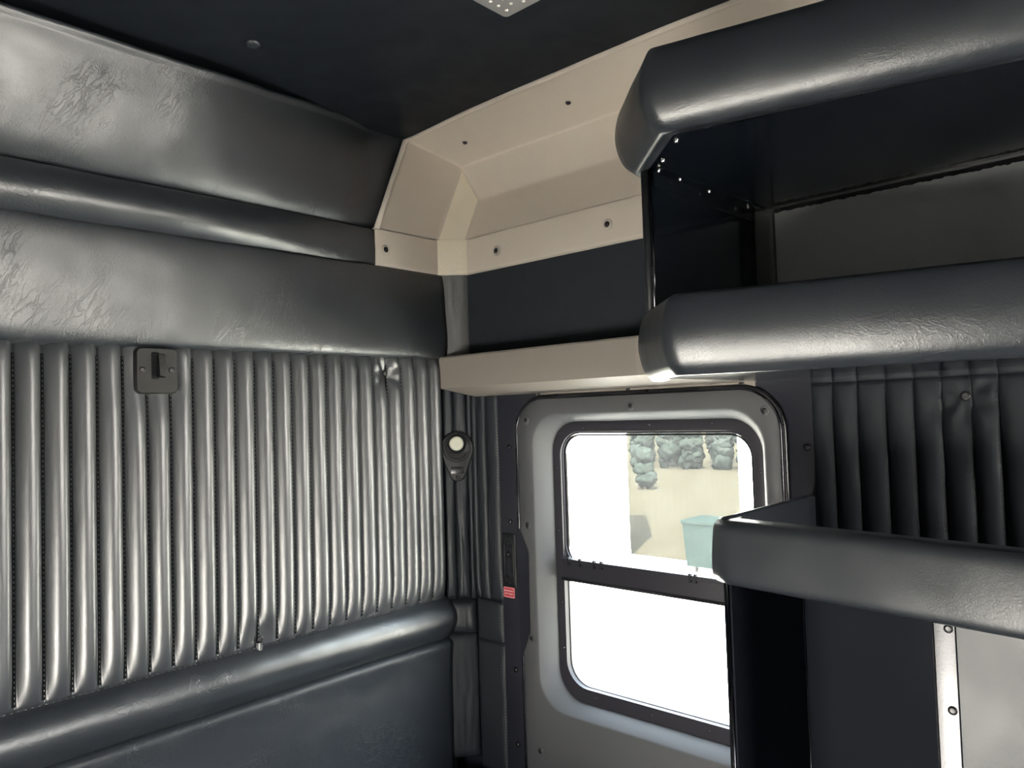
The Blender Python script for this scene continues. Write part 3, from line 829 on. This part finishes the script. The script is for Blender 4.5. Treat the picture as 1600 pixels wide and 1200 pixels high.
box('end_board', 1.224, 1.672, 0.757, 0.771, 1.578, 1.955, M['gloss'], sh)
box('right_end_board', fx(YE) + .02, 1.672, YE, YE + .015, 1.578, 1.955, M['gloss'], sh)
tube('edge_trim', [(1.2185, 0.762, 1.579), (1.2185, 0.762, 1.955)], 0.0095, M['black'], sh, k=12)
tube('trim_bead', [(1.2145, 0.7505, 1.579), (1.2145, 0.7505, 1.955)], 0.0035, M['dark_chrome'], sh, k=8)
# angle bracket under the top board
box('bracket', 1.232, 1.668, 0.729, 0.756, 1.9515, 1.9548, M['gloss'], sh, bevel=0.0008)
box('bracket_leg', 1.232, 1.668, 0.7535, 0.7565, 1.925, 1.9548, M['gloss'], sh, bevel=0.0008)
for p in ((1.232, .742), (1.31, .742), (1.43, .743), (1.61, .743)): place('screw', S_CHROME(36), (p[0], p[1], 1.9515), (0, 0, -1), sh)
for p in ((1.104, .573), (1.126, .642), (1.198, .712), (1.155, .352), (1.20, .10)): place('screw', S_CHROME(46), (p[0], p[1], 1.955), (0, 0, -1), sh)
for p in ((1.205, .722), (1.13, .648), (1.115, .59), (1.17, .33)): place('screw', S_DARK(60), (p[0], p[1], 1.560), (0, 0, -1), sh)
# back edge rail of the top board and grey back panel with a rough cut edge
box('back_rail', 1.668, 1.675, YE, 0.73, 1.9505, 1.957, M['alu'], sh, bevel=0.001)
def bp(u, v):
    y = 0.713 + u * (YE - 0.713); z = 1.58 + v * (1.943 - 1.58)
    if v > 0.999: z += 0.0025 * noise.noise(V((y * 60, 0, 0))) + 0.002 * noise.noise(V((y * 150, 3, 0)))
    return (1.681, y, z)
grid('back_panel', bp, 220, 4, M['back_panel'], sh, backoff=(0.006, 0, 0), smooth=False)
# padded fronts: plan path along the board edge, rolled section
path = [(1.262, 0.776), (1.214, 0.768), (1.078, 0.630), (fx(YE) - .006, YE)]
def cushion(name, z0, z1, bulge, parent, pth, mat, tuck=0.015, square=False):
    h = z1 - z0; pf = []
    raw = [(-0.012, 0.0), (0.008, -0.03), (0.42 * bulge, 0.005), (0.66 * bulge, 0.085), (0.82 * bulge, 0.19), (0.94 * bulge, 0.32), (1.0 * bulge, 0.47), (0.96 * bulge, 0.64), (0.82 * bulge, 0.82), (0.58 * bulge, 0.955), (0.2 * bulge, 1.0), (-tuck, 1.0), (-tuck, 0.5)]
    if square: raw = [(-0.012, 0.0), (0.006, -0.01), (0.70 * bulge, 0.0), (0.95 * bulge, 0.10), (1.0 * bulge, 0.28), (0.97 * bulge, 0.50), (0.90 * bulge, 0.72), (0.80 * bulge, 0.88), (0.55 * bulge, 0.975), (0.15 * bulge, 1.0), (-tuck, 1.0), (-tuck, 0.5)]
    # densify with a Catmull-Rom pass between rim points
    pts = [(o, z0 + t * h) for o, t in raw]
    out = []
    n = len(pts)
    for i in range(n):
        p0, p1, p2, p3 = pts[(i - 1) % n], pts[i], pts[(i + 1) % n], pts[(i + 2) % n]
        if 1 <= i <= len(pts) - 4:
            for s in range(3):
                t = s / 3; 
                f = lambda a, b, c, d: 0.5 * (2 * b + (c - a) * t + (2 * a - 5 * b + 4 * c - d) * t * t + (3 * b - a - 3 * c + d) * t ** 3)
                out.append((f(p0[0], p1[0], p2[0], p3[0]), f(p0[1], p1[1], p2[1], p3[1])))
        else: out.append(p1)
    return sweep(name, pth, out, mat, parent, left=False, sub=2, wob=0.0012)
cushion('cushion', 1.952, 2.092, 0.046, sh, path, M['leather_cushion'])
path2 = [(1.262, 0.764), (1.226, 0.756), (1.083, 0.620), (fx(YE) - .004, YE)]
cushion('cushion', 1.557, 1.686, 0.034, sh, path2, M['leather_cushion'])

# ================================================================== lower cabinet
cb = empty('side_cabinet', (1.45, 0.4, 0), 'black side cabinet with a padded tray rim, beneath the two-tier shelf', 'cabinet')
gx = lambda y: 1.262 - (0.640 - y) * 0.15
lpath = [(1.300, 0.660), (1.272, 0.656), (1.258, 0.634), (gx(YE) - .008, YE)]
cushion('cushion', 1.188, 1.300, 0.024, cb, lpath, M['leather_cushion'], 0.022, True)
grid('tray_lip', lambda u, v: (1.262 + u * .403, .660 - .016 * v, 1.300 + .004 * math.sin(math.pi * v)), 10, 6, M['leather'], cb, backoff=(0, 0, -0.10))
box('tray_board', 1.27, 1.662, YE, .655, 1.19, 1.21, M['gloss_dark'], cb)
box('end_board', 1.252, 1.56, .640, .655, 0.0, 1.19, M['gloss_dark'], cb)
tube('edge_band', [(1.250, .6475, 0.02), (1.250, .6475, 1.188)], 0.0045, M['dark_chrome'], cb, k=8)
box('back_panel', 1.565, 1.58, .30, .655, 0.0, 1.19, M['gloss_dark'], cb)
tube('corner_bead', [(1.563, .638, 0.02), (1.563, .638, 1.188)], 0.0012, M['dark_chrome'], cb, k=6)
box('divider_board', 1.236, 1.565, .287, .302, 0.0, 1.19, M['gloss_dark'], cb)
box('metal_strip', 1.228, 1.232, .2845, .314, 0.0, 1.188, M['alu'], cb, bevel=0.0008)
box('strip_return', 1.228, 1.245, .3105, .314, 0.0, 1.188, M['alu'], cb, bevel=0.0008)
box('front_panel', 1.228, 1.243, YE, .2825, 0.0, 1.188, M['door_panel'], cb)
for z in (1.172, 1.056, 0.94, 0.70): 
    s = place('screw', S_WASH('dark', M['screw_dark']), (1.228, .2925, z), (-1, 0, 0), cb); s.scale = (.6, .6, 1)

# ================================================================== latch plate on the ribs
lp_ = empty('latch_plate', (0.7235, LY - .02, 1.62), 'square black textured plastic latch plate with a raised tab, screwed onto the ribbed wall', 'latch')
def rry(y, x0, x1, z0, z1, r, k=6): return [(b, y, c) for (a, b, c) in rr(0, x0, x1, z0, z1, r, k)]
PY = LY - 0.014
loft('plate', [rry(PY + .012, .676, .771, 1.572, 1.679, .014), rry(PY - .008, .676, .771, 1.572, 1.679, .014), rry(PY - .012, .679, .768, 1.575, 1.676, .012)], M['plate'], lp_, caps=(False, True), sharp=0.7)
loft('slot', [rry(PY - .0121, .710, .727, 1.606, 1.668, .003), rry(PY - .0125, .711, .726, 1.607, 1.667, .003)], M['seam'], lp_, caps=(False, True))
pym('latch_tab', [(.722, PY - .011, 1.610), (.741, PY - .011, 1.608), (.741, PY - .011, 1.664), (.722, PY - .011, 1.667), (.7235, PY - .026, 1.613), (.7385, PY - .026, 1.611), (.7385, PY - .020, 1.662), (.7235, PY - .020, 1.664)],
    [(0, 1, 2, 3), (4, 7, 6, 5), (0, 4, 5, 1), (1, 5, 6, 2), (2, 6, 7, 3), (3, 7, 4, 0)], M['plate'], lp_, True, bevel=0.002, sharp=0.6)
for x in (.690, .756):
    s = place('screw_washer', S_WASH('dark', M['screw_dark']), (x, PY - .012, 1.627), (0, -1, 0), lp_); s.scale = (.65, .65, .65)

# ================================================================== ceiling things
bt = empty('ceiling_button', (BUT[0], BUT[1], CZ), 'round black upholstery button pressed into the ceiling', 'button')
place('cap', lathe_mesh('button_cap', [(0.0175, -0.004), (0.0180, 0.000), (0.0165, 0.003), (0.011, 0.0048), (0.004, 0.0054)], M['leather'], 24), (BUT[0], BUT[1], ceil_fn((BUT[0] - X0) / (1.72 - X0), (BUT[1] - Y0) / (LY + 0.02 - Y0))[2] - 0.003), (0, 0, -1), bt)
cp = empty('ceiling_lamp', (1.05, .92, CZ), 'grey rectangular ceiling lamp with a grid of white light dots', 'lamp')
loft('housing', [[(y, z, x) for (x, y, z) in rr(CZ + .010, LAMP[0], LAMP[1], LAMP[2], LAMP[3], .012, 5)],
                 [(y, z, x) for (x, y, z) in rr(CZ - .014, LAMP[0], LAMP[1], LAMP[2], LAMP[3], .012, 5)],
                 [(y, z, x) for (x, y, z) in rr(CZ - .018, LAMP[0] + .004, LAMP[1] - .004, LAMP[2] + .004, LAMP[3] - .004, .010, 5)]], M['lamp_grey'], cp, caps=(False, True), sharp=0.6)
dot = lathe_mesh('light_dot', [(0.0038, -0.001), (0.0036, 0.001), (0.002, 0.002), (0.0004, 0.0022)], M['white_dot'], 10)
for i in range(9):
    for j in range(10):
        place('light_dot', dot, (LAMP[1] - .026 - .024 * i - (0.012 if j % 2 else 0), LAMP[3] - .026 - .024 * j, CZ - .018), (0, 0, -1), cp)

# ================================================================== bunk
bk = empty('bunk', (0.6, 1.3, 0), 'low black padded bunk along the ribbed wall', 'bunk')
grid('mattress', lambda u, v: (X0 + .02 + u * 2.34, .95 + v * .76, .405 + .012 * (1 - abs(2 * v - 1) ** 8) + und(u, v, .004, 5, 70)), 40, 24, M['leather'], bk, backoff=(0, 0, -.12))
box('base', X0 + .04, 1.55, 1.0, 1.70, 0, .285, M['black'], bk, bevel=.01)

# ================================================================== outside
GZ = -1.2
gd = box('ground', -40.0, 12.0, -40, 45, GZ - .1, GZ, M['concrete']); tag(gd, kind='structure')
def field_fn(u, v):
    x = -60 + u * 180; y = -60 + v * 150
    return (x, y, GZ - .05 + 0.05 * noise.noise(V((x * .2, y * .2, 0))))
fd = grid('field', field_fn, 60, 50, M['field']); tag(fd, kind='structure')
def shed(loc, rot, wid, label):
    r = empty('white_shed', loc, label, 'building'); r.rotation_euler = (0, 0, rot); reg(r)
    Mw = o_world(r)
    def b(name, x0, x1, y0, y1, z0, z1, mat):
        o = box(name, x0, x1, y0, y1, z0, z1, mat); o.parent = r; return o
    b('body', 0.03, 3.0, 0.03, wid - .03, 0, 3.6, M['white_wall'])
    n = int(wid / .5)
    for i in range(n): b('wall_sheet', 0, .03, i * wid / n + .012, (i + 1) * wid / n - .012, .08, 3.55, M['white_wall'])
    b('base_trim', -.02, .03, 0, wid, 0, .08, M['concrete'])
    b('roof', -.25, 3.3, -.02, wid + .2, 3.6, 3.75, M['white_wall'])
    return r
shed((12.0, 8.14, GZ), math.radians(35), 7.0, 'white sheet-clad shed across the yard, left of the field in the upper pane')
shed((12.0, -.6, GZ), 0.0, 6.52, 'white sheet-clad shed across the yard, right of the field in the upper pane')
bn = empty('waste_bin', (11.5, 6.2, GZ), 'dark green waste bin standing between the white sheds', 'bin')
loft('body', [[(x + (0.04 if x > 11.5 else -.04) * t, y + (.04 if y > 6.2 else -.04) * t, GZ + .1 + .7 * t) for x, y in ((11.2, 5.9), (11.8, 5.9), (11.8, 6.5), (11.2, 6.5))] for t in (0, 1)], M['bin'], bn, caps=(True, True), smooth=False)
box('lid', 11.14, 11.86, 5.84, 6.56, GZ + .8, GZ + .86, M['bin'], bn, bevel=.01)
for x, y in ((11.3, 6.0), (11.7, 6.0), (11.3, 6.4), (11.7, 6.4)): box('caster', x - .05, x + .05, y - .03, y + .03, GZ, GZ + .1, M['black'], bn, bevel=.01)
random.seed(11)
tlist = [(22.5, 14.6, 1.5, 'shrub standing nearest, left in the gap between the white sheds'), (31, 20.2, 2.3, 'shrub farthest left in the row beyond the field'), (31.3, 18.85, 2.4, 'shrub second from left in the row beyond the field'),
         (31, 17.5, 2.3, 'shrub third from left in the row beyond the field'), (31.3, 16.15, 2.4, 'shrub fourth from left in the row beyond the field'), (31, 14.8, 2.3, 'shrub farthest right in the row beyond the field'),
         (34.5, 22.2, 4.6, 'tree behind the shrubs, leftmost of four'), (34.5, 20.0, 4.6, 'tree behind the shrubs, second from left of four'), (34.5, 17.8, 4.6, 'tree behind the shrubs, third from left of four'), (34.5, 15.6, 4.6, 'tree behind the shrubs, rightmost of four')]
for x, y, h, lab in tlist:
    t = empty('tree' if h > 4 else 'shrub', (x, y, GZ), 'dark green ' + lab, 'tree' if h > 4 else 'shrub', 'shrubs and trees beyond the field')
    bm = bmesh.new()
    for i in range(30):
        a = random.uniform(0, 6.28); rr_ = random.uniform(.1, .5) * (h * .28 if h < 3 else .7); zz = random.uniform(.08, .8) * h; s = (h if h < 3 else 3.2) * random.uniform(.10, .18)
        mt_ = Matrix.LocRotScale(V((x + rr_ * math.cos(a), y + rr_ * math.sin(a), GZ + zz)), None, V((s, s, s)))
        bmesh.ops.create_icosphere(bm, subdivisions=3, radius=1, matrix=mt_)
    for vtx in bm.verts: vtx.co += V((1, 1, 1)) * 0.0 + (vtx.co - V((x, y, GZ + h * .45))).normalized() * (noise.noise(vtx.co * 2.2) * .5 + noise.noise(vtx.co * 7) * .6) * h * .13
    me = D.meshes.new('crown'); bm.to_mesh(me); bm.free(); link('crown', me, M['tree'], t)
    tube('trunk', [(x, y, GZ - .05), (x + .05, y, GZ + h * .5)], h * .03, M['bark'], t)

scene.cycles.max_bounces = 10; scene.cycles.diffuse_bounces = 5; scene.cycles.glossy_bounces = 5
scene.cycles.transparent_max_bounces = 12; scene.cycles.use_denoising = True
scene.cycles.sample_clamp_indirect = 12.0
scene.cycles.caustics_reflective = False; scene.cycles.caustics_refractive = False
